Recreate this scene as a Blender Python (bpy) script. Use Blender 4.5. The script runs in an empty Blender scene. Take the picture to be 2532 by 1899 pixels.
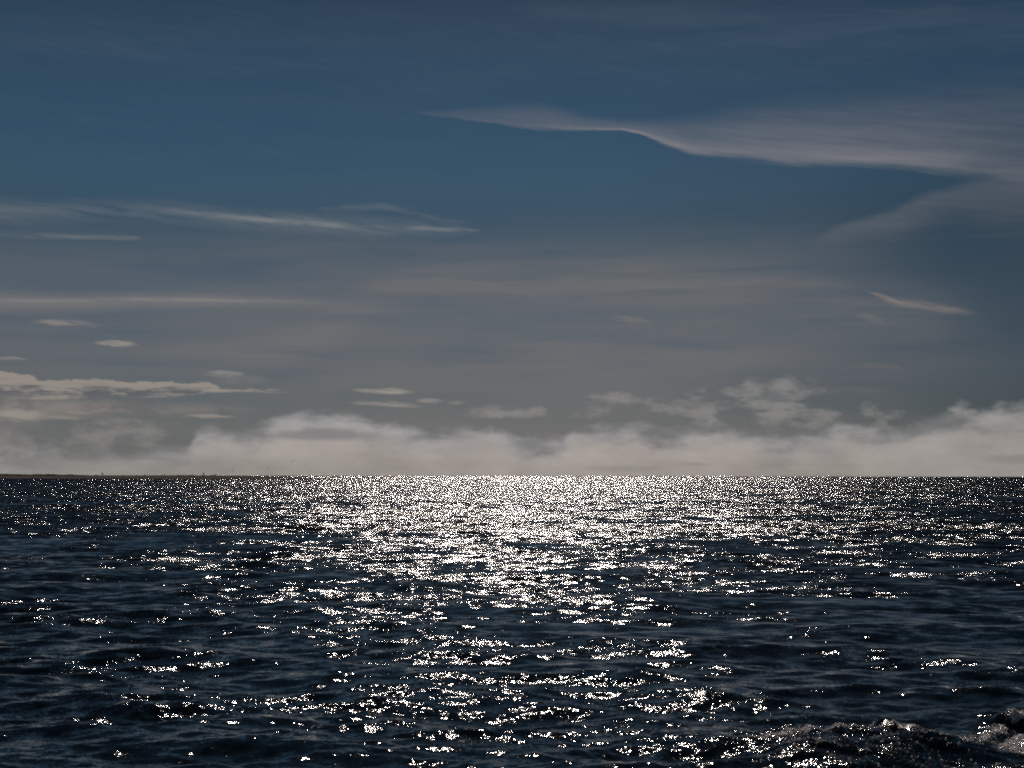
import bpy, math, random
import numpy as np
from mathutils import Matrix, Vector
random.seed(7)
rng = np.random.default_rng(11)
S = bpy.context.scene
COL = S.collection
rad = math.radians

# ---------------------------------------------------------------- camera
H = 2.2                                   # eye height above the sea, metres
FOV = 36.0
FPX = 1266 / math.tan(rad(FOV / 2))       # focal length in photograph pixels
PITCH = math.degrees(math.atan(227 / FPX))
cam = bpy.data.cameras.new('camera')
cam.sensor_width = 36.0
cam.lens = 18.0 / math.tan(rad(FOV / 2))
cam.clip_start = 0.05
cam.clip_end = 60000
camo = bpy.data.objects.new('camera', cam)
COL.objects.link(camo)
R3 = Matrix.Rotation(rad(90 + PITCH), 3, 'X') @ Matrix.Rotation(rad(0.09), 3, 'Z')
camo.matrix_world = Matrix.Translation((0, 0, H)) @ R3.to_4x4()
S.camera = camo

def ray(px, py):
    return (R3 @ Vector((px - 1266, -(py - 949.5), -FPX))).normalized()
def azel(px, py):
    d = ray(px, py)
    return math.degrees(math.atan2(d.x, d.y)), math.degrees(math.asin(d.z))
def at_dist(px, py, Y):
    d = ray(px, py)
    return Vector((0, 0, H)) + d * (Y / d.y)

# ---------------------------------------------------------------- light
SUN_EL, SUN_AZ = 41.0, -0.6
S.view_settings.view_transform = 'Standard'
S.view_settings.look = 'None'
S.view_settings.gamma = 1
S.view_settings.exposure = -1.7
EXPF = 2 ** -1.7
sun = bpy.data.lights.new('sun', 'SUN')
sun.energy = 5.0
sun.angle = rad(0.53)
sun.color = (1.0, 0.88, 0.79)
suno = bpy.data.objects.new('sun', sun)
COL.objects.link(suno)
sd = Vector((math.sin(rad(SUN_AZ)) * math.cos(rad(SUN_EL)), math.cos(rad(SUN_AZ)) * math.cos(rad(SUN_EL)), math.sin(rad(SUN_EL))))
suno.rotation_euler = sd.to_track_quat('Z', 'Y').to_euler()
suno.location = (0, 40, 60)

S.render.engine = 'CYCLES'
S.cycles.use_denoising = False
S.cycles.use_adaptive_sampling = False
S.cycles.filter_width = 1.9
S.cycles.max_bounces = 4
S.cycles.sample_clamp_direct = 0
S.cycles.sample_clamp_indirect = 4
S.cycles.caustics_reflective = False
S.cycles.caustics_refractive = False

# small expression layer over shader nodes
class X:
    nt = None
    def __init__(s, o): s.o = o
    def __add__(a, b): return mth('ADD', a, b)
    __radd__ = __add__
    def __mul__(a, b): return mth('MULTIPLY', a, b)
    __rmul__ = __mul__
    def __sub__(a, b): return mth('SUBTRACT', a, b)
    def __rsub__(a, b): return mth('SUBTRACT', b, a)
    def __truediv__(a, b): return mth('DIVIDE', a, b)
def put(sock, v):
    if isinstance(v, X): X.nt.links.new(v.o, sock)
    else: sock.default_value = v
def node(t): return X.nt.nodes.new(t)
def mth(op, a, b=None, c=None, clamp=False):
    n = node('ShaderNodeMath'); n.operation = op; n.use_clamp = clamp
    put(n.inputs[0], a)
    if b is not None: put(n.inputs[1], b)
    if c is not None: put(n.inputs[2], c)
    return X(n.outputs[0])
def mx(a, b): return mth('MAXIMUM', a, b)
def mn(a, b): return mth('MINIMUM', a, b)
def sat(a): return mth('ADD', a, 0.0, clamp=True)
def ss(e0, e1, x):
    n = node('ShaderNodeMapRange'); n.interpolation_type = 'SMOOTHSTEP'
    put(n.inputs[0], x); put(n.inputs[1], e0); put(n.inputs[2], e1)
    return X(n.outputs[0])
def vec(a, b, c):
    n = node('ShaderNodeCombineXYZ')
    for i, v in enumerate((a, b, c)): put(n.inputs[i], v)
    return X(n.outputs[0])
def noise(v, scale, detail=3.0, rough=0.5, dist=0.0, color=False):
    n = node('ShaderNodeTexNoise'); put(n.inputs['Vector'], v)
    n.inputs['Scale'].default_value = scale; n.inputs['Detail'].default_value = detail
    n.inputs['Roughness'].default_value = rough; n.inputs['Distortion'].default_value = dist
    return X(n.outputs['Color' if color else 'Fac'])
def curve(x, pts, lo, hi, vlo, vhi, smooth=True):
    """value of a hand-set profile over x"""
    n = node('ShaderNodeFloatCurve')
    c = n.mapping.curves[0]
    pts = sorted(pts)
    P = [((p - lo) / (hi - lo), (v - vlo) / (vhi - vlo)) for p, v in pts]
    while len(c.points) < len(P): c.points.new(0.5, 0.5)
    for q, p in zip(c.points, P):
        q.location = p; q.handle_type = 'AUTO_CLAMPED' if smooth else 'VECTOR'
    n.mapping.extend = 'HORIZONTAL'
    n.mapping.update()
    put(n.inputs['Value'], (x - lo) * (1.0 / (hi - lo)))
    return X(n.outputs[0]) * (vhi - vlo) + vlo
def mixc(f, a, b):
    n = node('ShaderNodeMix'); n.data_type = 'RGBA'
    put(n.inputs[0], f); put(n.inputs[6], a); put(n.inputs[7], b)
    return X(n.outputs[2])
def lin(hexs):
    v = [int(hexs[i:i + 2], 16) / 255 for i in (0, 2, 4)]
    return [c / 12.92 if c <= .04045 else ((c + .055) / 1.055) ** 2.4 for c in v]
BG = 0.05
def cl(hexs):                              # cloud radiance for a colour as exposed in the photograph
    return [c / EXPF / BG for c in lin(hexs)] + [1.0]

world = bpy.data.worlds.new('World')
S.world = world
world.use_nodes = True
try:
    world.cycles.sampling_method = 'MANUAL'; world.cycles.sample_map_resolution = 512
except Exception: pass
X.nt = world.node_tree
bg = X.nt.nodes['Background']
sky = node('ShaderNodeTexSky'); sky.sky_type = 'NISHITA'; sky.sun_disc = False
sky.sun_elevation = rad(SUN_EL); sky.sun_rotation = rad(SUN_AZ)
sky.dust_density = 0.0; sky.air_density = 1.0; sky.ozone_density = 5.0
bg.inputs[1].default_value = BG
tc = node('ShaderNodeTexCoord')
sep = node('ShaderNodeSeparateXYZ'); X.nt.links.new(tc.outputs['Generated'], sep.inputs[0])
dx, dy, dz = (X(sep.outputs[i]) for i in range(3))
DEG = 57.29578
AZ = mth('ARCTAN2', dx, dy) * DEG
EL = mth('ARCSINE', dz) * DEG
ez = EL * (1 / DEG)

nb = noise(vec(dx, dy, ez * 2.0), 13.0, 6.0, 0.58)           # billows
nf = noise(vec(dx, dy, ez * 2.2), 42.0, 5.0, 0.6)            # fine wool
nsn = noise(vec(dx, dy, ez * 11.0), 9.0, 4.0, 0.55, 0.3)     # streaks
nsf = noise(vec(dx, dy + 3.0, ez * 9.0 + dx * 1.2), 26.0, 4.0, 0.62, 0.4)   # fine streaks
wv = noise(vec(dx, dy, ez * 3.0), 5.0, 2.0, 0.5)             # large drift

def azpts(pl): return [azel(x, y) for x, y in pl]
def prof(pl, smooth=True):                # photograph polyline -> elevation over azimuth
    return curve(AZ, azpts(pl), -24, 24, -2, 20, smooth)
AZW = AZ + (wv - .5) * 16.0 + (EL - 5.0) * -.35
def ampw(pl): return curve(AZW, [(azel(x, 900)[0], v) for x, v in pl], -24, 24, 0, 1)
def amp(pl):                              # (photo x, value) -> strength over azimuth
    return curve(AZ, [(azel(x, 900)[0], v) for x, v in pl], -24, 24, 0, 1)

col = X(sky.outputs[0])
hs = node('ShaderNodeHueSaturation'); hs.inputs['Saturation'].default_value = 1.10
put(hs.inputs['Color'], col)
col = X(hs.outputs[0])
# sky colour graded darker overhead and low on the right
gain = curve(EL, [(0, .84), (3, .82), (6, .84), (8.5, .82), (11, .97), (14, .92), (16.5, .76), (19, .57), (26, .50), (40, .48), (90, .48)], 0, 90, 0, 1)
side_ = curve(AZ + (wv - .5) * 10.0, [(-24, .96), (-12, 1), (2, 1), (9, .90), (15, .74), (20, .66), (24, .66)], -24, 24, 0, 1)
hi = ss(9.0, 16.0, EL)
side_ = side_ + (1.0 - side_) * hi * .72
tn = node('ShaderNodeVectorMath'); tn.operation = 'MULTIPLY'; put(tn.inputs[0], col); put(tn.inputs[1], mixc(ss(3.0, 11.0, EL), (.95, .96, 1.10, 1), (.90, 1.05, .99, 1)))
col = X(tn.outputs[0])
gv = node('ShaderNodeVectorMath'); gv.operation = 'SCALE'; put(gv.inputs[0], col); put(gv.inputs['Scale'], gain * side_)
col = X(gv.outputs[0])

# high thin veil, brownish grey, thickest over the middle of the view
eprof = curve(EL, [(0, .75), (1.5, .8), (2.6, .62), (4.0, .72), (5.5, .62), (7.0, .52), (8.2, .36), (9.2, .14), (10, .08), (12.5, .03), (15, .07), (20, .10)], 0, 20, 0, 1)
aprof = ampw([(-200, .75), (200, .72), (700, .9), (1200, 1), (1650, 1), (1950, .8), (2200, .5), (2400, .25), (2600, .15), (2800, .15)])
veil = eprof * aprof * ss(.1, .62, nsn * .55 + wv * .45)
veil = sat(veil * 1.02)
col = mixc(veil, col, cl('747170'))

# soft warm bands across the veil
def band(cpl, wpts, apts, soft=1.0, nz=None, ncut=(.3, .65), wob=0.35):
    c = prof(cpl)
    w = curve(AZ, [(azel(x, 900)[0], v) for x, v in wpts], -24, 24, 0, 2)
    d = mth('ABSOLUTE', (EL - c + (nb - .5) * wob)) / w
    a = (1.0 - ss(0.0, 1.0, d)) * amp(apts)
    if nz is not None: a = a * ss(ncut[0], ncut[1], nz)
    return a
a = band([(-200, 742), (0, 748), (350, 744), (600, 745), (850, 752), (1100, 760)], [(0, .6), (500, .4), (900, .3)], [(-300, .55), (0, .6), (450, .55), (650, .35), (900, .15), (1050, 0)], wob=.25)
col = mixc(a * .75, col, cl('85807d'))
a = band([(-200, 741), (0, 743), (350, 741), (600, 744), (900, 752)], [(0, .12), (900, .1)], [(-300, .6), (0, .5), (450, .8), (620, .6), (800, .1), (900, 0)], nz=nsf, wob=.12)
col = mixc(a * .6, col, cl('948d86'))
a = band([(850, 730), (1100, 700), (1400, 700), (1700, 712), (2000, 740), (2200, 780)], [(850, .3), (1100, .9), (1900, 1.3), (2200, .6)], [(750, 0), (1000, .6), (1300, .7), (1800, .7), (2050, .5), (2250, 0)], nz=wv, ncut=(.2, .5), wob=.5)
col = mixc(a * .5, col, cl('6f6d6d'))
a = band([(400, 870), (700, 852), (1100, 690), (1500, 700), (1900, 720), (2300, 790)], [(400, .5), (1100, 1.2), (1900, 1.2), (2300, .8)], [(300, 0), (500, .3), (1100, .5), (1800, .45), (2200, .3), (2450, 0)], nz=nsn, wob=.8)
col = mixc(a * .5, col, cl('7d7875'))

# long feathered cirrus, upper right
nsx = noise(vec(dx * .6, dy, (ez - dx * -.13) * 26.0), 11.0, 5.0, 0.62, 0.25)
lo = prof([(1020, 276), (1165, 300), (1343, 325), (1558, 330), (1640, 358), (1758, 388), (1880, 402), (2023, 411), (2200, 418), (2330, 432), (2532, 462), (2700, 500)])
up = prof([(1020, 272), (1165, 262), (1310, 255), (1451, 284), (1560, 298), (1722, 286), (1844, 258), (2094, 232), (2380, 205), (2532, 190), (2700, 170)])
t = (EL - lo + (nsf - .5) * .30 + (nb - .5) * .35 + (nsx - .5) * .2) / mx(up - lo, .15)
body = ss(-.03, 0.17, t) * (1.0 - ss(.35, 1.15, t))
edge = ss(-0.04, 0.13, t) * (1.0 - ss(.08, .38, t))
fib = ss(.26, .74, nsf * .35 + nsn * .25 + nsx * .4)
a = body * amp([(1010, 0), (1080, .35), (1250, .6), (1450, .7), (1600, .8), (1900, .85), (2200, .8), (2532, .6), (2800, .3)]) * (fib * .65 + .35)
col = mixc(sat(a * .62), col, cl('807d82'))
a = edge * amp([(1010, 0), (1300, .25), (1450, .75), (1600, 1), (1720, .75), (1850, .6), (2100, .8), (2250, .75), (2450, .3), (2600, .1)]) * (fib * .5 + .5)
col = mixc(sat(a * .50), col, cl('9b9494'))
# its soft tail falling back down at the right edge
c2 = prof([(1900, 640), (2060, 572), (2180, 535), (2310, 490), (2420, 462), (2532, 440), (2700, 430)])
w2 = curve(AZ, [(azel(x, 900)[0], v) for x, v in [(1950, .2), (2100, .55), (2300, .8), (2532, 1.6), (2700, 1.8)]], -24, 24, 0, 2)
d = (EL - c2 + (nb - .5) * .9) / w2
a = ss(-1.6, -.1, d) * (1.0 - ss(-.1, .45, d)) * amp([(2000, 0), (2120, .4), (2250, .5), (2400, .45), (2532, .5), (2800, .4)]) * (fib * .5 + .5)
col = mixc(a * .75, col, cl('77757a'))
# faint high streaks everywhere above
a = ss(9, 15, EL) * ss(.46, .78, nsf * .5 + nsn * .5) * (1.0 - ss(35, 60, EL))
col = mixc(a * .10, col, cl('6a7280'))
a = band([(1250, 10), (1500, 40), (1800, 60), (2100, 75), (2532, 55)], [(1200, .5), (2532, 1.2)], [(1200, 0), (1600, .35), (2532, .35)], nz=nsn)
col = mixc(a * .3, col, cl('5f6a80'))

# thin streak, left
a = band([(-200, 520), (0, 524), (200, 521), (400, 522), (560, 538), (700, 548), (900, 560), (1060, 566), (1190, 572)], [(0, .65), (400, .6), (800, .6), (1000, .55), (1190, .1)], [(-200, .6), (0, .6), (300, .5), (600, .6), (800, .75), (1000, .55), (1150, .4), (1195, 0)], nz=nsf, ncut=(.2, .68), wob=.22)
col = mixc(a * .55, col, cl('7f8285'))
a = band([(380, 515), (600, 539), (720, 549), (850, 558), (1000, 562), (1180, 571)], [(380, .08), (700, .16), (1000, .13), (1190, .10)], [(380, 0), (450, .3), (600, .7), (800, .75), (860, .3), (950, .25), (1080, .8), (1150, .6), (1190, 0)], nz=nsf, ncut=(.2, .6), wob=.08)
col = mixc(a * .55, col, cl('949493'))
a = band([(800, 516), (950, 512), (1040, 528), (1160, 552)], [(780, .12), (1000, .25), (1160, .1)], [(760, 0), (850, .6), (1000, .7), (1100, .5), (1170, 0)], nz=nsf, wob=.2)
col = mixc(a * .38, col, cl('7f8285'))
a = band([(-200, 575), (0, 580), (150, 585), (250, 586), (330, 589)], [(0, .2), (330, .12)], [(-200, .3), (0, .35), (150, .6), (300, .7), (345, 0)], nz=nsf, ncut=(.2, .6), wob=.1)
col = mixc(a * .55, col, cl('868788'))

# scraps
def dab(x, y, rx, ry, strength, hexc, slope=0.0, cut=(.25, .62)):
    global col
    a0, e0 = azel(x, y); k = DEG / FPX
    ea = (AZ - a0) * (1 / (rx * k))
    ee = (EL - e0 + (AZ - a0) * slope + (nf - .5) * .30) * (1 / (ry * k))
    r = mth('SQRT', ea * ea + ee * ee)
    a = (1.0 - ss(.35, 1.0, r)) * ss(cut[0], cut[1], nsf)
    col = mixc(a * strength, col, cl(hexc))
dab(165, 800, 95, 11, .8, '8a8480', .06)
dab(286, 849, 62, 8, .85, '9d948a', .04)
dab(2290, 757, 130, 16, .6, '857c79', .17)
dab(2190, 735, 50, 8, .6, '8a7f7a', .35)
dab(2160, 788, 60, 14, .45, '767270', .3)
dab(1560, 788, 60, 11, .5, '7d7671', .15)
dab(2170, 905, 90, 10, .35, '6e6a6a')
dab(2110, 965, 110, 12, .35, '6e6a6a')

# left stratus shelf: sharp top, thin tail to the right
top = prof([(-200, 905), (0, 917), (40, 917), (120, 935), (230, 936), (300, 940), (520, 941), (540, 955), (640, 962), (750, 966)])
bot = prof([(-200, 1000), (0, 992), (180, 992), (250, 982), (400, 984), (520, 975), (640, 969), (750, 967)])
nq2 = noise(vec(dx, dy, ez * 3.5), 75.0, 5.0, .65)
u = (top - EL + (nf - .5) * .30 + (nsf - .5) * .25 + (nq2 - .5) * .45) ; v = (EL - bot + (nf - .5) * .2)
a = ss(0.0, .09, u) * ss(0.0, .12, v) * amp([(-400, 1), (600, 1), (690, .5), (740, 0)])
shade = ss(.42, .58, noise(vec(dx, dy, ez * 5.0), 30.0, 6.0, 0.66))
col = mixc(a * .9, col, mixc(shade * ss(.10, .42, u), cl('958e85'), cl('5f6166')))
a = band([(-300, 1030), (100, 1035), (350, 1050), (600, 1062)], [(0, .75), (600, .35)], [(-300, .8), (200, .8), (450, .5), (640, 0)], nz=nf, ncut=(.35, .6), wob=.6)
col = mixc(a * .5, col, cl('837b78'))
a = band([(-200, 1000), (0, 1005), (200, 1005), (400, 1012), (600, 1020)], [(0, .7), (600, .4)], [(-300, .9), (0, .85), (250, .8), (400, .6), (560, .3), (650, 0)], nz=nsn, ncut=(.2, .6), wob=.5)
col = mixc(a * .85, col, mixc(ss(.38, .62, nf), cl('8b837d'), cl('6e6a6a')))
dab(40, 1027, 85, 20, .9, '9b938b'); dab(195, 1022, 40, 7, .7, '9b938b'); dab(515, 1030, 80, 6, .8, '918a83'); dab(150, 1035, 70, 6, .6, '918a83')
dab(20, 887, 55, 6, .6, '8f8a86')
dab(552, 925, 60, 10, .75, '97928c'); dab(600, 940, 80, 16, .35, '7c7d7d')
dab(950, 967, 95, 9, .9, 'a09a90'); dab(960, 1000, 110, 10, .85, '96908a', .02); dab(1062, 990, 40, 9, .7, '96908a'); dab(1130, 995, 30, 6, .5, '8d8883')
dab(600, 968, 140, 4, .6, '918b84')

# grey wool behind the bank
puffs = [(260, 1082, 120, 34), (235, 1070, 70, 26), (350, 1076, 55, 24), (60, 1092, 90, 20), (-120, 1070, 90, 30), (1190, 1018, 75, 14), (1300, 1021, 45, 15), (1550, 986, 70, 14), (1500, 1010, 90, 17), (1440, 1022, 60, 12),
         (1780, 972, 60, 17), (1925, 968, 90, 26), (1720, 1010, 90, 20), (1870, 1000, 100, 15), (1900, 1035, 80, 18), (2035, 1030, 70, 17), (2170, 1022, 60, 22), (2000, 1050, 60, 14)]
fld = None
for x, y, rx, ry in puffs:
    a0, e0 = azel(x, y); k = DEG / FPX
    ea = (AZ - a0) * (1 / (rx * k)); ee = (EL - e0) * (1 / (ry * k))
    f = 1.0 - (ea * ea + ee * ee) * .48
    fld = f if fld is None else mx(fld, f)
den = ss(.30, 1.75, fld + (nf - .5) * 5.0 + (nb - .5) * 2.6)
col = mixc(sat(den) * .66, col, cl('928e8b'))
a = ss(2.0, 1.2, EL) if False else (1.0 - ss(1.3, 2.5, EL)) * ss(.35, .6, nb)
col = mixc(a * .35, col, cl('6c6d6f'))

# the cloud bank on the horizon
pt = [(-250, 1118), (0, 1122), (140, 1118), (257, 1109), (400, 1108), (469, 1100), (476, 1079), (498, 1060), (572, 1056), (629, 1050), (687, 1034), (772, 1020), (887, 1027), (927, 1043), (1001, 1058), (1087, 1068), (1144, 1056), (1230, 1062), (1300, 1085), (1390, 1088), (1405, 1062), (1523, 1050), (1569, 1044), (1666, 1058), (1781, 1048), (1895, 1064), (2038, 1074), (2078, 1046)]
pt2 = [(2078, 1046), (2210, 1051), (2267, 1040), (2325, 1027), (2382, 1000), (2439, 1012), (2485, 1004), (2532, 1000), (2650, 1010), (2850, 1040)]
bt = prof(pt + pt2[1:])
dep = bt - EL + (nf - .5) * 1.1 + (nb - .5) * .35 + .05
low_ = prof([(-250, 1108), (0, 1112), (200, 1108), (470, 1098), (800, 1090), (1300, 1080), (1900, 1070), (2532, 1050), (2800, 1060)]) - EL + (nf - .5) * .9 + (nb - .5) * .3
dep = mx(dep, low_)
a = ss(-.10, .46, dep)
hollow = ss(.44, .68, noise(vec(dx + 5.0, dy, ez * 3.2), 17.0, 4.0, 0.55)) * (1.0 - ss(.45, 1.0, dep))
bright = amp([(-400, .4), (0, .45), (400, .62), (700, .8), (1200, .95), (1500, 1), (2000, .85), (2300, .65), (2532, .6), (2800, .5)])
bcol = mixc(bright, cl('888786'), mixc(ss(.2, 1.1, dep), cl('9d9b9b'), cl('a79f99')))
bcol = mixc(hollow * .9, bcol, cl('6f6f70'))
lowz = (1.0 - ss(.15, .85, EL + (nsn - .5) * .55))
bcol = mixc(lowz * .5, bcol, mixc(bright, cl('80857f'), cl('968e88')))
dl = ss(.52, .72, nsn) * (1.0 - ss(.3, 1.0, EL))
bcol = mixc(dl * .45, bcol, cl('7c7b79'))
tex = (nb - .5) * .7 + (nf - .5) * .35 + .98
vm = node('ShaderNodeVectorMath'); vm.operation = 'SCALE'
put(vm.inputs[0], bcol); put(vm.inputs['Scale'], tex)
col = mixc(a * .96, col, X(vm.outputs[0]))
# dark inner hollows of the bank, as in the photograph
dab(800, 1075, 170, 22, .75, '77777a', 0, (.1, .4)); dab(1150, 1078, 50, 12, .5, '82807f'); dab(2480, 1065, 70, 10, .3, '7f7c7a'); dab(2510, 1135, 110, 16, .4, '77736f', 0, (.1, .4)); dab(1720, 1149, 60, 5, .5, '87827c'); dab(1540, 1158, 120, 10, .4, '837f79', 0, (.1, .4))
X.nt.links.new(col.o, bg.inputs[0])

# ---------------------------------------------------------------- materials
def mat(name, base, rough=.8, spec=.3):
    m = bpy.data.materials.new(name); m.use_nodes = True
    p = m.node_tree.nodes['Principled BSDF']
    p.inputs['Base Color'].default_value = (*base, 1); p.inputs['Roughness'].default_value = rough
    p.inputs['Specular IOR Level'].default_value = spec
    return m, p
def speckle(m, p, c1, c2, scale, detail=4):
    X.nt = m.node_tree
    g = node('ShaderNodeNewGeometry')
    f = ss(.3, .7, noise(X(g.outputs['Position']), scale, detail))
    put(p.inputs['Base Color'], mixc(f, (*c1, 1), (*c2, 1)))

# ---------------------------------------------------------------- sea
WIND = rad(-96)           # direction the waves travel (towards the viewer, a little sideways)
NC = 170
lam = np.exp(rng.uniform(np.log(.05), np.log(6.5), NC)); lam.sort()
spread = np.interp(np.log(lam), [np.log(.05), np.log(1), np.log(6)], [1.0, .68, .5])
th = WIND + rng.normal(0, 1, NC) * spread
kk = 2 * np.pi / lam
wgt = np.interp(np.log(lam), np.log([.05, .12, .3, .8, 2, 4, 6.5]), [.8, 1.1, 1.1, 1.0, .85, .55, .3])
SLOPE2 = .040             # mean square slope of all waves built as geometry
s = wgt * rng.uniform(.6, 1.4, NC)
s *= math.sqrt(SLOPE2 * 2 / np.sum(s ** 2))
amp_ = s / kk
ph = rng.uniform(0, 2 * np.pi, NC)

fpx = FPX * 1024 / 2532
rs = [.06, .4, 1, 2, 3, 4, 5, 6]
r = 6.6
while r < 22000:
    rs.append(r)
    a_ = max(r, 8.0)
    dr = .95 * a_ * a_ / (fpx * H)
    if r > 40: dr = .95 * 1600 / (fpx * H) * (r / 40)
    if r > 70: dr = min(dr, max(.77, .0036 * r))
    if r > 600: dr = r * .012
    if r > 1200: dr = r * .03
    r += dr
rs = np.array(rs); drs = np.gradient(rs)
az_f = np.arange(-22.5, 22.5001, .051)
side = 22.5 + np.cumsum(np.geomspace(.06, 9, 60)); side = side[side < 178]
azs = np.concatenate([[-180], -side[::-1], az_f, side, [180]])
dz_ = np.gradient(azs)
N, M = len(rs), len(azs)
RR, AA = np.meshgrid(rs, np.radians(azs), indexing='ij')
PX = (RR * np.sin(AA)).astype(np.float32); PY = (RR * np.cos(AA)).astype(np.float32)
DX = np.zeros((N, M), np.float32); DY = np.zeros((N, M), np.float32); DZ = np.zeros((N, M), np.float32)
core = np.abs(azs) < 40
for j in range(NC):
    w = np.clip((lam[j] - 1.9 * drs) / (1.9 * drs), 0, 1).astype(np.float32)
    rows = np.nonzero(w > 0.001)[0]
    if not len(rows): continue
    r1 = rows[-1] + 1; r0 = rows[0]
    ww = w[r0:r1, None]
    kx, ky = kk[j] * math.cos(th[j]), kk[j] * math.sin(th[j])
    P = (kx * PX[r0:r1] + ky * PY[r0:r1] + ph[j]).astype(np.float32)
    if lam[j] < .6:
        wc = np.where(core, 1, 0).astype(np.float32)[None]
        ww = ww * wc
    c, sn = np.cos(P), np.sin(P)
    DZ[r0:r1] += ww * amp_[j] * c
    q = .85 if lam[j] > .25 else .5
    DX[r0:r1] -= ww * (amp_[j] * q * math.cos(th[j])) * sn
    DY[r0:r1] -= ww * (amp_[j] * q * math.sin(th[j])) * sn
# gusts: patches of rougher and calmer water, metres to tens of metres across
def lump(x, y, sc, seed):
    g = np.random.default_rng(seed); o = 0
    for i in range(7):
        t_ = g.uniform(0, 6.28); f_ = g.uniform(.6, 1.6) / sc
        o = o + np.cos((x * math.cos(t_) * .6 + y * math.sin(t_)) * f_ * 6.28 + g.uniform(0, 6.28))
    return o / 7 ** .5
gust = np.clip(1 + .20 * lump(PX, PY, 16, 5) + .30 * lump(PX, PY, 3.0, 6) + .18 * lump(PX, PY, 60, 8), .35, 1.7).astype(np.float32)
DZ *= .5 + .5 * gust; DX *= gust; DY *= gust

# the boat's wake swelling at the lower right
def bump(x, y, pts, wn, wf):
    xs = [p[0] for p in pts]; ys = np.interp(x, xs, [p[1] for p in pts]); hs_ = np.interp(x, xs, [p[2] for p in pts])
    d_ = y - ys
    return hs_ * np.exp(-np.where(d_ < 0, (d_ / wn) ** 2, (d_ / wf) ** 2)), d_, hs_
def gp(px, py, z):
    d_ = ray(px, py); k = (z - H) / d_.z; return d_.x * k, d_.y * k
def ridge(l): return [(*gp(x, y, z), z) for x, y, z in l]
r1_ = ridge([(1700, 1868, 0.0), (1880, 1845, .06), (1980, 1815, .15), (2060, 1802, .17), (2140, 1800, .17), (2200, 1790, .20), (2275, 1796, .18), (2370, 1826, .13), (2532, 1862, .09), (2800, 1900, .05)])
r2_ = ridge([(2330, 1818, 0.0), (2425, 1806, .05), (2440, 1794, .07), (2485, 1776, .10), (2515, 1760, .13), (2600, 1756, .14), (2750, 1760, .12)])
r3_ = ridge([(2450, 1850, 0.0), (2510, 1822, .08), (2560, 1815, .12), (2700, 1812, .12)])
b1, d1, h1 = bump(PX, PY, r1_, 1.0, .45)
b2, d2, h2 = bump(PX, PY + .10 * lump(PX, PY, .45, 51), r2_, .16, .40)
b3, d3, h3 = bump(PX, PY, r3_, .25, .2)
near = (RR < 30) & (PX > 0)
b1, b2, b3 = b1 * near, b2 * near, b3 * near
turb = sum(np.cos(PX * a_ + PY * b_ + c_) for a_, b_, c_ in [(31, 55, 1), (-42, 38, 2), (66, 21, .4), (17, -71, 3), (88, 60, 5), (-35, 90, .2)]).astype(np.float32) / 6
act = np.clip(b1 / .18 + b2 / .12 + b3 / .08, 0, 1)
tx = PX + .12 * lump(PX, PY, 1.1, 21); ty = PY + .12 * lump(PX, PY, 1.3, 22)
ux = tx * .93 - ty * .35; uy = tx * .35 + ty * .93          # lace runs down the face at a slant
rg = .030 * (.6 - np.abs(lump(ux * .30, uy, .50, 31))) + .026 * (.6 - np.abs(lump(ux * .28, uy, .20, 32))) + .008 * lump(ux, uy, .11, 33) + .004 * turb
DZ = DZ * (1 - .3 * act) + b1 + b2 + b3 + act * rg + np.clip(b2 / .08, 0, 1) * rg * 1.0
foam = np.zeros_like(DZ)
foam += np.clip(h1 / .14, 0, 1) * np.exp(-(np.clip(np.abs(d1 + .04) - .02, 0, 9) / .05) ** 2) * .55 * near
foam += np.clip(h1 / .10, 0, 1) * np.where(d1 < 0, np.exp(-(d1 / 1.9) ** 2), 0) * .30 * near
foam = foam * np.clip(.62 + rg / .035, .05, 1.5)
foam += np.clip(h1 / .14, 0, 1) * np.exp(-(np.clip(np.abs(d1 - .02 * lump(PX, PY, .5, 41)) , 0, 9) / .035) ** 2) * .8 * near * np.clip(.7 + .5 * lump(PX, PY, .6, 42), 0, 1)
foam += np.clip(h2 / .08, 0, 1) * np.where(d2 < 0, np.exp(-(d2 / .22) ** 2), np.exp(-(d2 / .12) ** 2)) * 1.25 * near * np.clip(.85 + rg / .03, .1, 1.3)
foam += np.clip(h3 / .05, 0, 1) * np.where(d3 < 0, np.exp(-(d3 / .4) ** 2), np.exp(-(d3 / .08) ** 2)) * 1.0 * near * np.clip(.9 + rg / .04, .3, 1.2)
foam = np.clip(foam, 0, 1).astype(np.float32)

co = np.empty((N, M, 3), np.float32)
co[..., 0] = PX + DX; co[..., 1] = PY + DY; co[..., 2] = DZ
idx = np.arange(N * M, dtype=np.int32).reshape(N, M)
quads = np.stack([idx[:-1, :-1], idx[:-1, 1:], idx[1:, 1:], idx[1:, :-1]], -1).reshape(-1, 4)[:, ::-1]
me = bpy.data.meshes.new('sea')
nq = len(quads)
me.vertices.add(N * M); me.vertices.foreach_set('co', co.ravel())
me.loops.add(nq * 4); me.loops.foreach_set('vertex_index', np.ascontiguousarray(quads).ravel())
me.polygons.add(nq)
me.polygons.foreach_set('loop_start', np.arange(0, nq * 4, 4, dtype=np.int32))
me.polygons.foreach_set('use_smooth', np.ones(nq, bool))
me.update(calc_edges=True)
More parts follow.
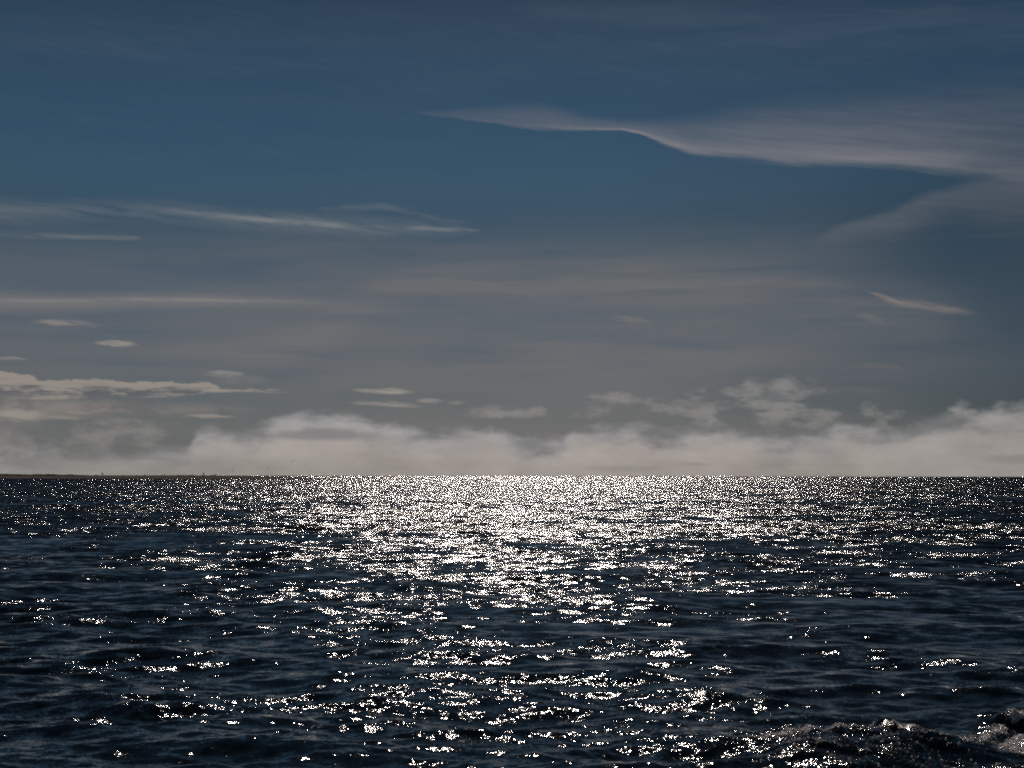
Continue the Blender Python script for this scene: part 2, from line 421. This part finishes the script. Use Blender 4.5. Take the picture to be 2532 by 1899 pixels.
# slope variance that the mesh is too coarse to carry, in three wavelength bins, for the material's ripples
lod = np.zeros((N, 4), np.float32)
bins = [(0, .45), (.45, 1.6), (1.6, 5), (5, 99)]
for b, (l0, l1) in enumerate(bins):
    for j in range(NC):
        if l0 <= lam[j] < l1:
            w = np.clip((lam[j] - 1.9 * drs) / (1.9 * drs), 0, 1)
            lod[:, b] += (1 - w ** 2) * s[j] ** 2 / 4
lod = np.sqrt(lod)
lodv = np.repeat(lod[:, None, :], M, 1) * gust[..., None]
at = me.attributes.new('ripple', 'FLOAT_COLOR', 'POINT'); at.data.foreach_set('color', lodv.astype(np.float32).ravel())
at = me.attributes.new('gust', 'FLOAT', 'POINT'); at.data.foreach_set('value', gust.ravel())
at = me.attributes.new('churn', 'FLOAT', 'POINT'); at.data.foreach_set('value', act.astype(np.float32).ravel())
at = me.attributes.new('foam', 'FLOAT', 'POINT'); at.data.foreach_set('value', foam.ravel())
sea = bpy.data.objects.new('sea', me); COL.objects.link(sea)
sea['kind'] = 'structure'

wm = bpy.data.materials.new('sea_water'); wm.use_nodes = True
X.nt = wm.node_tree
pr = wm.node_tree.nodes['Principled BSDF']
outn = wm.node_tree.nodes['Material Output']
geo = node('ShaderNodeNewGeometry')
pos = X(geo.outputs['Position'])
sp = node('ShaderNodeSeparateXYZ'); put(sp.inputs[0], pos)
wx, wy = X(sp.outputs[0]), X(sp.outputs[1])
def attr(nm, out):
    n = node('ShaderNodeAttribute'); n.attribute_name = nm; return n
ra = attr('ripple', 0)
rsp = node('ShaderNodeSeparateColor'); X.nt.links.new(ra.outputs['Color'], rsp.inputs[0])
r0_, r1c, r2c = (X(rsp.outputs[i]) for i in range(3)); r3c = X(ra.outputs['Alpha'])
actA = X(attr('churn', 0).outputs['Fac'])
gustA = X(attr('gust', 0).outputs['Fac'])
foamA = X(attr('foam', 0).outputs['Fac'])
BIAS = 2.5                 # mean lean of unresolved ripples towards the viewer, added to brighten far glitter
cw, sw = math.cos(WIND), math.sin(WIND)
al = wx * cw + wy * sw; ac = wx * (-sw) + wy * cw
sx, sy = (r1c * .72 + (r2c + r3c) * 1.2) * BIAS + r0_ * .68, 0.0
CAP, CAP2 = .044, .040                # rms slope of ripples shorter than the mesh carries anywhere
for lamb, A, det in ((.017, None, 1), (.036, 'C', 1), (.12, 'B', 1), (.32, r0_, 1), (1.1, r1c, 1), (3.2, r2c, 1), (8, r3c, 1)):
    nn = noise(vec(al, ac * .6, lamb * 3), 1.35 / lamb, det, .5, 0, True)
    sc_ = node('ShaderNodeSeparateColor'); put(sc_.inputs[0], nn)
    g1 = (X(sc_.outputs[0]) - .5) * 7.0; g2 = (X(sc_.outputs[1]) - .5) * 7.0
    if A is None: A = actA * .05 + gustA * CAP
    if isinstance(A, str) and A == 'C': A = gustA * .062 + actA * .05
    if isinstance(A, str) and A == 'B': A = actA * .07 + gustA * CAP2
    sx = g1 * A + sx; sy = g2 * A * (1.0 if isinstance(A, float) else 1.0) + sy
far = sat((r1c + r2c + r3c) * 5.0)
sy = sy * (far * .75 + 1.0); sx = sx * (far * .05 + 1.0)
nx = sx * cw - sy * sw; ny = sx * sw + sy * cw
va = node('ShaderNodeVectorMath'); va.operation = 'ADD'
put(va.inputs[0], X(geo.outputs['Normal'])); put(va.inputs[1], vec(nx, ny, 0.0))
vn = node('ShaderNodeVectorMath'); vn.operation = 'NORMALIZE'; put(vn.inputs[0], X(va.outputs[0]))
nrm = X(vn.outputs[0])
pr.inputs['Base Color'].default_value = (.0022, .0085, .0140, 1)
pr.inputs['IOR'].default_value = 1.333
put(pr.inputs['Roughness'], far * .085 + .048)
put(pr.inputs['Normal'], nrm)
# foam: broken, streaky lace
ft = noise(vec(wx * 1.0 + wy * .35, wy * 2.2 - wx * 1.1, 0.0), 9.0, 5.0, .68, .6)
ft2 = noise(pos, 75.0, 3.0, .65)
ff = ss(.56, .68, foamA * .66 + (ft - .5) * 1.3 + (ft2 - .5) * .6 + .20) * ss(.02, .2, foamA)
fo = node('ShaderNodeBsdfPrincipled')
fo.inputs['Base Color'].default_value = (.95, .92, .93, 1); fo.inputs['Roughness'].default_value = .16; fo.inputs['Specular IOR Level'].default_value = 1.0
bp = node('ShaderNodeBump'); bp.inputs['Distance'].default_value = .02; bp.inputs['Strength'].default_value = 1.0
put(bp.inputs['Height'], ft2); put(fo.inputs['Normal'], X(bp.outputs[0]))
ms = node('ShaderNodeMixShader'); put(ms.inputs[0], ff)
X.nt.links.new(pr.outputs[0], ms.inputs[1]); X.nt.links.new(fo.outputs[0], ms.inputs[2])
X.nt.links.new(ms.outputs[0], outn.inputs[0])
me.materials.append(wm)

# ---------------------------------------------------------------- helpers for meshes
def link(name, verts, faces, m, parent=None, smooth=False):
    me_ = bpy.data.meshes.new(name); me_.from_pydata([tuple(v) for v in verts], [], faces); me_.update()
    if smooth: me_.polygons.foreach_set('use_smooth', [True] * len(me_.polygons))
    me_.materials.append(m)
    o = bpy.data.objects.new(name, me_); COL.objects.link(o)
    if parent: o.parent = parent
    return o
def tag(o, label=None, cat=None, group=None, kind=None):
    for k, v in (('label', label), ('category', cat), ('group', group), ('kind', kind)):
        if v: o[k] = v
    return o
def tube(pts, radii, n=8):
    V, F = [], []
    for i, (p, r_) in enumerate(zip(pts, radii)):
        p = Vector(p)
        t_ = (Vector(pts[min(i + 1, len(pts) - 1)]) - Vector(pts[max(i - 1, 0)])).normalized()
        a_ = t_.orthogonal().normalized() if abs(t_.z) > .95 else Vector((0, 0, 1)).cross(t_).normalized()
        b_ = t_.cross(a_)
        rr = (r_, r_) if not isinstance(r_, tuple) else r_
        for k in range(n):
            q = 2 * math.pi * k / n
            V.append(p + a_ * math.cos(q) * rr[0] + b_ * math.sin(q) * rr[1])
    for i in range(len(pts) - 1):
        for k in range(n):
            F.append((i * n + k, i * n + (k + 1) % n, (i + 1) * n + (k + 1) % n, (i + 1) * n + k))
    F.append(tuple(range(n))[::-1]); F.append(tuple((len(pts) - 1) * n + k for k in range(n)))
    return V, F
def merge(parts):
    V, F = [], []
    for v, f in parts:
        o = len(V); V += list(v); F += [tuple(i + o for i in q) for q in f]
    return V, F

# ---------------------------------------------------------------- wake foam: bubbles and flecks lying on the broken crests
fm, fp = mat('foam_flecks', (.95, .92, .92), .12, .8)
X.nt = fm.node_tree
tr = node('ShaderNodeBsdfTranslucent'); tr.inputs[0].default_value = (.95, .9, .88, 1)
mf = node('ShaderNodeMixShader'); mf.inputs[0].default_value = .5
X.nt.links.new(fp.outputs[0], mf.inputs[1]); X.nt.links.new(tr.outputs[0], mf.inputs[2])
X.nt.links.new(mf.outputs[0], fm.node_tree.nodes['Material Output'].inputs[0])
w_ = (foam ** 2.0).ravel().astype(np.float64) * ((RR.ravel() > 8) & (RR.ravel() < 20)) * (np.abs(AA.ravel()) < .42)
w_ *= (RR.ravel())
ids = rng.choice(len(w_), 7000, p=w_ / w_.sum())
c0 = co.reshape(-1, 3)[ids] + rng.normal(0, .008, (7000, 3)) * [1, 1, .25]
rr_ = rng.gamma(2.0, .0015, 7000) + .0012
c0[:, 2] += rr_ * .3
ico = np.array([(0, 0, 1), (1, 0, 0), (0, 1, 0), (-1, 0, 0), (0, -1, 0), (0, 0, -1)], float)
icf = np.array([(0, 1, 2), (0, 2, 3), (0, 3, 4), (0, 4, 1), (5, 2, 1), (5, 3, 2), (5, 4, 3), (5, 1, 4)])
rot = rng.uniform(0, 6.28, 7000)
vv = ico[None] * (rr_[:, None, None] * rng.uniform(.6, 1.5, (7000, 1, 3)))
cr, sr = np.cos(rot)[:, None], np.sin(rot)[:, None]
vv = np.stack([vv[..., 0] * cr - vv[..., 1] * sr, vv[..., 0] * sr + vv[..., 1] * cr, vv[..., 2]], -1) + c0[:, None]
fv = (icf[None] + (np.arange(7000) * 6)[:, None, None]).reshape(-1, 3)
wf = link('wake_foam', vv.reshape(-1, 3), fv.tolist(), fm, None, True)
tag(wf, 'pale broken foam flecks on the boat wake at the lower right', 'foam', None, 'stuff')

# ---------------------------------------------------------------- sand spit
sand, sp_ = mat('sand', (.12, .10, .08), .95, .1); speckle(sand, sp_, (.055, .044, .036), (.10, .083, .068), 1.2)
YS = 1000.0
mpp = YS / FPX
def sx_(px): return (px - 1266) * mpp
hp = [(-5200, 2.3), (-3000, 2.4), (-1200, 2.2), (-300, 2.05), (0, 1.95), (300, 1.85), (430, 1.8), (520, 1.9), (595, 2.0), (640, 1.25), (700, .62), (760, .30), (830, .0), (900, -.5)]
def spit_h(x): return np.interp(x, [sx_(p[0]) for p in hp], [p[1] for p in hp])
xs = np.arange(sx_(-5200), sx_(900), 1.3); prof_y = [(-14, -.5), (-6, -.05), (0, .12), (8, .45), (16, .85), (24, 1.0), (40, .97), (60, .8), (80, .3), (95, -.5)]
V, F = [], []
for i, x in enumerate(xs):
    hx = float(spit_h(x)); wob = 3 * math.sin(x * .031) + 2 * math.sin(x * .083 + 1)
    for j, (dy_, f_) in enumerate(prof_y):
        z = f_ * hx if f_ > 0 else f_
        if hx < 0 and f_ > 0: z = hx
        z += .05 * math.sin(x * .9 + j * 2.1) * (f_ > .3) + .03 * random.uniform(-1, 1)
        V.append((x, YS + dy_ + wob, z))
np_ = len(prof_y)
for i in range(len(xs) - 1):
    for j in range(np_ - 1):
        a_ = i * np_ + j; F.append((a_, a_ + np_, a_ + np_ + 1, a_ + 1))
spit = link('sand_spit', V, F, sand, None, True); spit['kind'] = 'structure'

grass, gp_ = mat('dune_grass', (.035, .035, .02), .9, .1); speckle(grass, gp_, (.025, .026, .014), (.05, .048, .028), 3)
V, F = [], []
def blade(x, y, z, h_, lean):
    o = len(V); w = random.uniform(.05, .13); a_ = random.uniform(0, 3.14)
    cx, cy = math.cos(a_) * w, math.sin(a_) * w
    V.extend([(x - cx, y - cy, z), (x + cx, y + cy, z), (x + lean * .5 + cx * .7, y + cy * .7, z + h_ * .6), (x + lean * .5 - cx * .7, y - cy * .7, z + h_ * .6), (x + lean, y, z + h_)])
    F.extend([(o, o + 1, o + 2, o + 3), (o + 3, o + 2, o + 4)])
for i in range(9000):
    px = random.uniform(-1600, 196) if i > 5200 else random.uniform(-60, 196)
    x = sx_(px); y = YS + 26 + random.uniform(-2, 16)
    thick = .55 + .45 * math.sin(px * .11 + 1) * math.sin(px * .043) + .3 * math.sin(px * .37)
    taper = min(1, max(.25, (200 - px) / 60))
    h_ = (.40 + .80 * max(.1, thick)) * taper * random.uniform(.6, 1.15)
    blade(x, y, float(spit_h(x)) * .95, h_, random.uniform(-.2, .2))
g_ = link('dune_grass', V, F, grass)
tag(g_, 'low dark beach grass along the top of the sand spit at left', 'grass', None, 'stuff')
def bushes(px, w, h_, label):
    V2, F2 = [], []
    x0 = sx_(px)
    root = bpy.data.objects.new('beach_shrub', None); COL.objects.link(root)
    root.location = (x0, YS + 24, float(spit_h(x0)) * .97 - .05)
    nonlocal_V = []
    for k in range(500):
        a_ = random.uniform(-1, 1); x = a_ * w * mpp / 2
        z = random.uniform(0, 1) * h_ * mpp * math.sqrt(max(0, 1 - a_ * a_)); y = random.uniform(-.5, .5)
        o = len(V2); q = [Vector((random.uniform(-1, 1), random.uniform(-1, 1), random.uniform(-1, 1))) * .12 for _ in range(3)]
        V2.extend([Vector((x, y, z)) + v for v in q]); F2.append((o, o + 1, o + 2))
    link('crown', V2, F2, grass, root)
    v, f = tube([(0, 0, -.1), (.05, 0, h_ * mpp * .4), (.2, 0, h_ * mpp * .7)], [.07, .05, .02], 6)
    link('trunk', v, f, grass, root)
    tag(root, label, 'shrub')
bushes(215, 11, 3.2, 'small dark shrub standing alone on the spit, just right of the grass')
bushes(284, 6, 1.8, 'tiny faint clump of plants on the bare sand between two perched birds')

# ---------------------------------------------------------------- driftwood
wood, wp = mat('driftwood', (.05, .042, .035), .9, .1); speckle(wood, wp, (.035, .03, .025), (.08, .068, .055), 6)
def driftwood(px, w, h_, label, stubs=(), tilt=0.0):
    x0 = sx_(px); L = w * mpp; rr = max(.14, h_ * mpp * .62)
    root = bpy.data.objects.new('driftwood_log', None); COL.objects.link(root)
    root.location = (x0, YS + 22 + random.uniform(-1, 3), float(spit_h(x0)) * .99)
    n = 9; pts, rad_ = [], []
    for i in range(n):
        t_ = i / (n - 1)
        pts.append((-L / 2 + L * t_, .35 * math.sin(t_ * 4 + px), rr * .8 + tilt * mpp * t_ + .05 * math.sin(t_ * 7 + px)))
        rad_.append(rr * (1.0 - .45 * (t_ if tilt <= 0 else 1 - t_)) * (1 + .12 * math.sin(i * 2.3 + px)))
    v, f = tube(pts, rad_, 9); link('trunk', v, f, wood, root, True)
    for t_, hh, lean in stubs:
        i = int(t_ * (n - 1)); b = Vector(pts[i])
        v, f = tube([b, b + Vector((lean * .4, 0, hh * mpp * .5)), b + Vector((lean, .05, hh * mpp))], [rad_[i] * .55, rad_[i] * .35, .03], 6)
        link('branch', v, f, wood, root, True)
    tag(root, label, 'driftwood', 'driftwood lying on the sand spit')
    return root
driftwood(368, 18, 1.3, 'leftmost thin log lying flat on the spit, right of the small perched bird')
driftwood(390, 24, 1.5, 'long thin log lying flat near the middle of the driftwood line', [(.45, 1.5, .1)])
driftwood(413, 14, 1.4, 'short thin log on sand left of the log with a tall upright snag', [(.5, 1.8, .1)])
driftwood(432, 22, 2.0, 'log with one tall upright snag at its right end', [(.95, 5.2, .15), (.8, 3.4, .1), (.4, 2.2, -.1)])
driftwood(456, 24, 1.9, 'knobbly humped log between the snag log and the bird with raised wings', [(.55, 3.0, .1), (.7, 3.2, .25), (.95, 2.2, .5)])
driftwood(486, 10, 1.7, 'short log under the bird with raised wings')
driftwood(510, 18, 1.5, 'rightmost log, tilted with its thicker end raised on the right', [(.93, 3.6, -.1)], 1.3)

# ---------------------------------------------------------------- birds
plum, pp = mat('plumage', (.045, .038, .034), .8, .2); speckle(plum, pp, (.03, .026, .024), (.075, .066, .06), 14)
beakm, _ = mat('beak', (.10, .075, .04), .5, .4)
def wing(side_, stations):
    V2, F2 = [], []
    for (sp2, fx, cx, z) in stations:           # span, leading edge x, chord, height
        t_ = .045
        y = side_ * sp2
        V2 += [(fx, y, z), (fx - cx * .35, y, z + t_), (fx - cx, y, z - .005), (fx - cx * .35, y, z - t_ * .5)]
    for i in range(len(stations) - 1):
        for k in range(4):
            a_ = i * 4
            F2.append((a_ + k, a_ + (k + 1) % 4, a_ + 4 + (k + 1) % 4, a_ + 4 + k))
    F2.append((3, 2, 1, 0)); e = (len(stations) - 1) * 4; F2.append((e, e + 1, e + 2, e + 3))
    return V2, F2
body_pts = [(.27, 0, .035), (.23, 0, .04), (.17, 0, .035), (.08, 0, .01), (-.03, 0, 0), (-.14, 0, .005), (-.22, 0, .015), (-.33, 0, .02)]
body_r = [(.016, .018), (.034, .036), (.036, .04), (.062, .066), (.072, .072), (.055, .05), (.04, .024), (.075, .008)]
def solid(name, parts, voxel=.011):
    v, f = merge(parts)
    o = link(name, v, f, plum)
    md = o.modifiers.new('r', 'REMESH'); md.mode = 'VOXEL'; md.voxel_size = voxel; md.use_smooth_shade = True
    m2 = o.modifiers.new('s', 'SMOOTH'); m2.iterations = 2; m2.factor = .4
    dg = bpy.context.evaluated_depsgraph_get(); dg.update()
    me2 = bpy.data.meshes.new_from_object(o.evaluated_get(dg))
    me2.name = name
    if not me2.materials: me2.materials.append(plum)
    COL.objects.unlink(o); bpy.data.objects.remove(o)
    return me2
def fly_mesh(kind):
    ang = {'glide': (.10, -.02), 'vee': (.75, .45), 'down': (.25, -.75), 'bank': (.45, .2), 'up': (1.1, .9)}[kind]
    st = []
    z = .03; sp2 = .02
    for i, (L, fx, cx) in enumerate([(0, .10, .20), (.16, .13, .19), (.16, .14, .17), (.17, .09, .13), (.17, .0, .07), (.06, -.05, .02)]):
        a_ = ang[0] if i <= 2 else ang[1]
        sp2 += L * math.cos(a_); z += L * math.sin(a_)
        st.append((sp2, fx, cx, z))
    b = tube(body_pts, body_r, 12)
    return solid('bird_body', [b, wing(1, st), wing(-1, st)])
def stand_mesh(raised=False):
    # upright body on the spot of the feet, head up
    pts = [(.20, 0, .62), (.15, 0, .64), (.09, 0, .61), (.07, 0, .52), (.05, 0, .42), (-.03, 0, .33), (-.14, 0, .26), (-.26, 0, .20), (-.36, 0, .15)]
    rr = [.02, .045, .05, .05, .095, .125, .105, .06, (.06, .012)]
    parts = [tube(pts, rr, 12)]
    if raised:
        st = [(.04, .14, .34, .42), (.12, .12, .40, .56), (.20, .04, .38, .70), (.28, -.08, .26, .84), (.34, -.22, .10, .95)]
    else:
        st = [(.07, .08, .22, .44), (.115, .04, .24, .36), (.12, -.04, .22, .28), (.09, -.16, .18, .2), (.05, -.3, .1, .16)]
    parts += [wing(1, st), wing(-1, st)]
    return solid('bird_body', parts, .014)
MESH = {k: fly_mesh(k) for k in ('glide', 'vee', 'down', 'bank', 'up')}
MESH['stand'] = stand_mesh(); MESH['raised'] = stand_mesh(True)
bk = link('beak', *tube([(0, 0, 0), (.05, 0, -.002), (.085, 0, -.012)], [.014, .010, .003], 6), beakm); beak_me = bk.data
COL.objects.unlink(bk); bpy.data.objects.remove(bk)
lg = link('leg', *tube([(0, 0, .28), (.02, 0, .15), (0, 0, .02), (.06, 0, 0)], [.016, .012, .012, .008], 6), beakm); leg_me = lg.data
COL.objects.unlink(lg); bpy.data.objects.remove(lg)
def bird(kind, loc, scale, heading, label, group, roll=0.0, pitch=0.0):
    root = bpy.data.objects.new('bird', None); COL.objects.link(root)
    root.location = loc; root.scale = (scale,) * 3; root.rotation_euler = (roll, pitch, heading)
    def kid(name, me_, l=(0, 0, 0)):
        o = bpy.data.objects.new(name, me_); COL.objects.link(o); o.parent = root; o.location = l
    kid('body', MESH[kind])
    if kind in ('stand', 'raised'):
        kid('beak', beak_me, (.21, 0, .62)); kid('leg', leg_me, (-.03, .05, 0)); kid('leg', leg_me, (-.03, -.05, 0))
    else: kid('beak', beak_me, (.275, 0, .035))
    tag(root, label, 'bird', group)
    return root
def perch(px, hpx, kind, heading, label, lift=0.0):
    x = sx_(px); full = .68 if kind == 'stand' else .95
    bird(kind, (x, YS + 21, float(spit_h(x)) + lift), hpx * 1.25 * mpp / full, heading, label, 'birds perched on the sand spit')
perch(235, 6.2, 'raised', .5, 'largest perched bird, half-open wings, alone on the spit near the grass end')
perch(320, 2.6, 'stand', 2.8, 'tiny perched bird just left of the second standing bird')
perch(341, 4.2, 'stand', .2, 'small upright bird standing on bare sand left of the driftwood')
perch(391, 3.0, 'stand', .4, 'small bird sitting on the long thin log at mid driftwood', .25)
perch(461, 2.6, 'stand', 3.0, 'bird sitting hunched on the knobbly humped log', .45)
perch(490, 6.0, 'raised', .3, 'bird with raised wings on the short log, second from right', .1)
perch(518, 2.6, 'stand', 0.1, 'rightmost perched bird, on the raised end of the tilted log', .55)
def flyer(px, py, kind, wpx, heading, label, Y=650, roll=0., pitch=0.):
    d_ = at_dist(px, py, Y)
    sp2 = 1.55 * wpx * Y / FPX
    span = {'glide': 1.45, 'vee': 1.15, 'down': 1.2, 'bank': 1.35, 'up': .75}[kind]
    bird(kind, d_, sp2 / span, heading, label, 'birds flying low over the water', roll, pitch)
flyer(574.8, 1166, 'glide', 5.2, .6, 'lowest flying bird, close above the right end of the sand spit', 650, .5)
flyer(595, 1154.8, 'glide', 2.4, .3, 'faint tiny bird flying above the low one at the spit end', 900)
flyer(662.8, 1158.5, 'down', 5.6, .3, 'dark bird flying low just right of where the spit ends', 650)
flyer(724.5, 1142, 'vee', 6.5, 1.35, 'bird with wings in a wide vee, against the pale bank right of the spit', 650)
flyer(1662.7, 1076.5, 'vee', 4.5, 1.8, 'dark bird with wings raised in front of the cloud bank right of centre', 700)
flyer(1847, 1030.5, 'vee', 4.8, 1.3, 'bird flying just above the cloud bank, in front of grey wool cloud', 700)
flyer(1856, 1085, 'down', 5.5, 1.57, 'pale bird with arched wings inside the cloud bank, below another bird', 700)
flyer(2337, 1033.7, 'glide', 6.5, 1.2, 'rightmost bird, gliding along the top edge of the cloud bank', 700, .25)
flyer(2133.5, 1043.7, 'glide', 2.2, .5, 'speck-like bird over the cloud bank, left of the rightmost bird', 1100)
flyer(600, 764, 'glide', 4.2, .4, 'highest bird, alone in open sky well above the others', 750, .3)
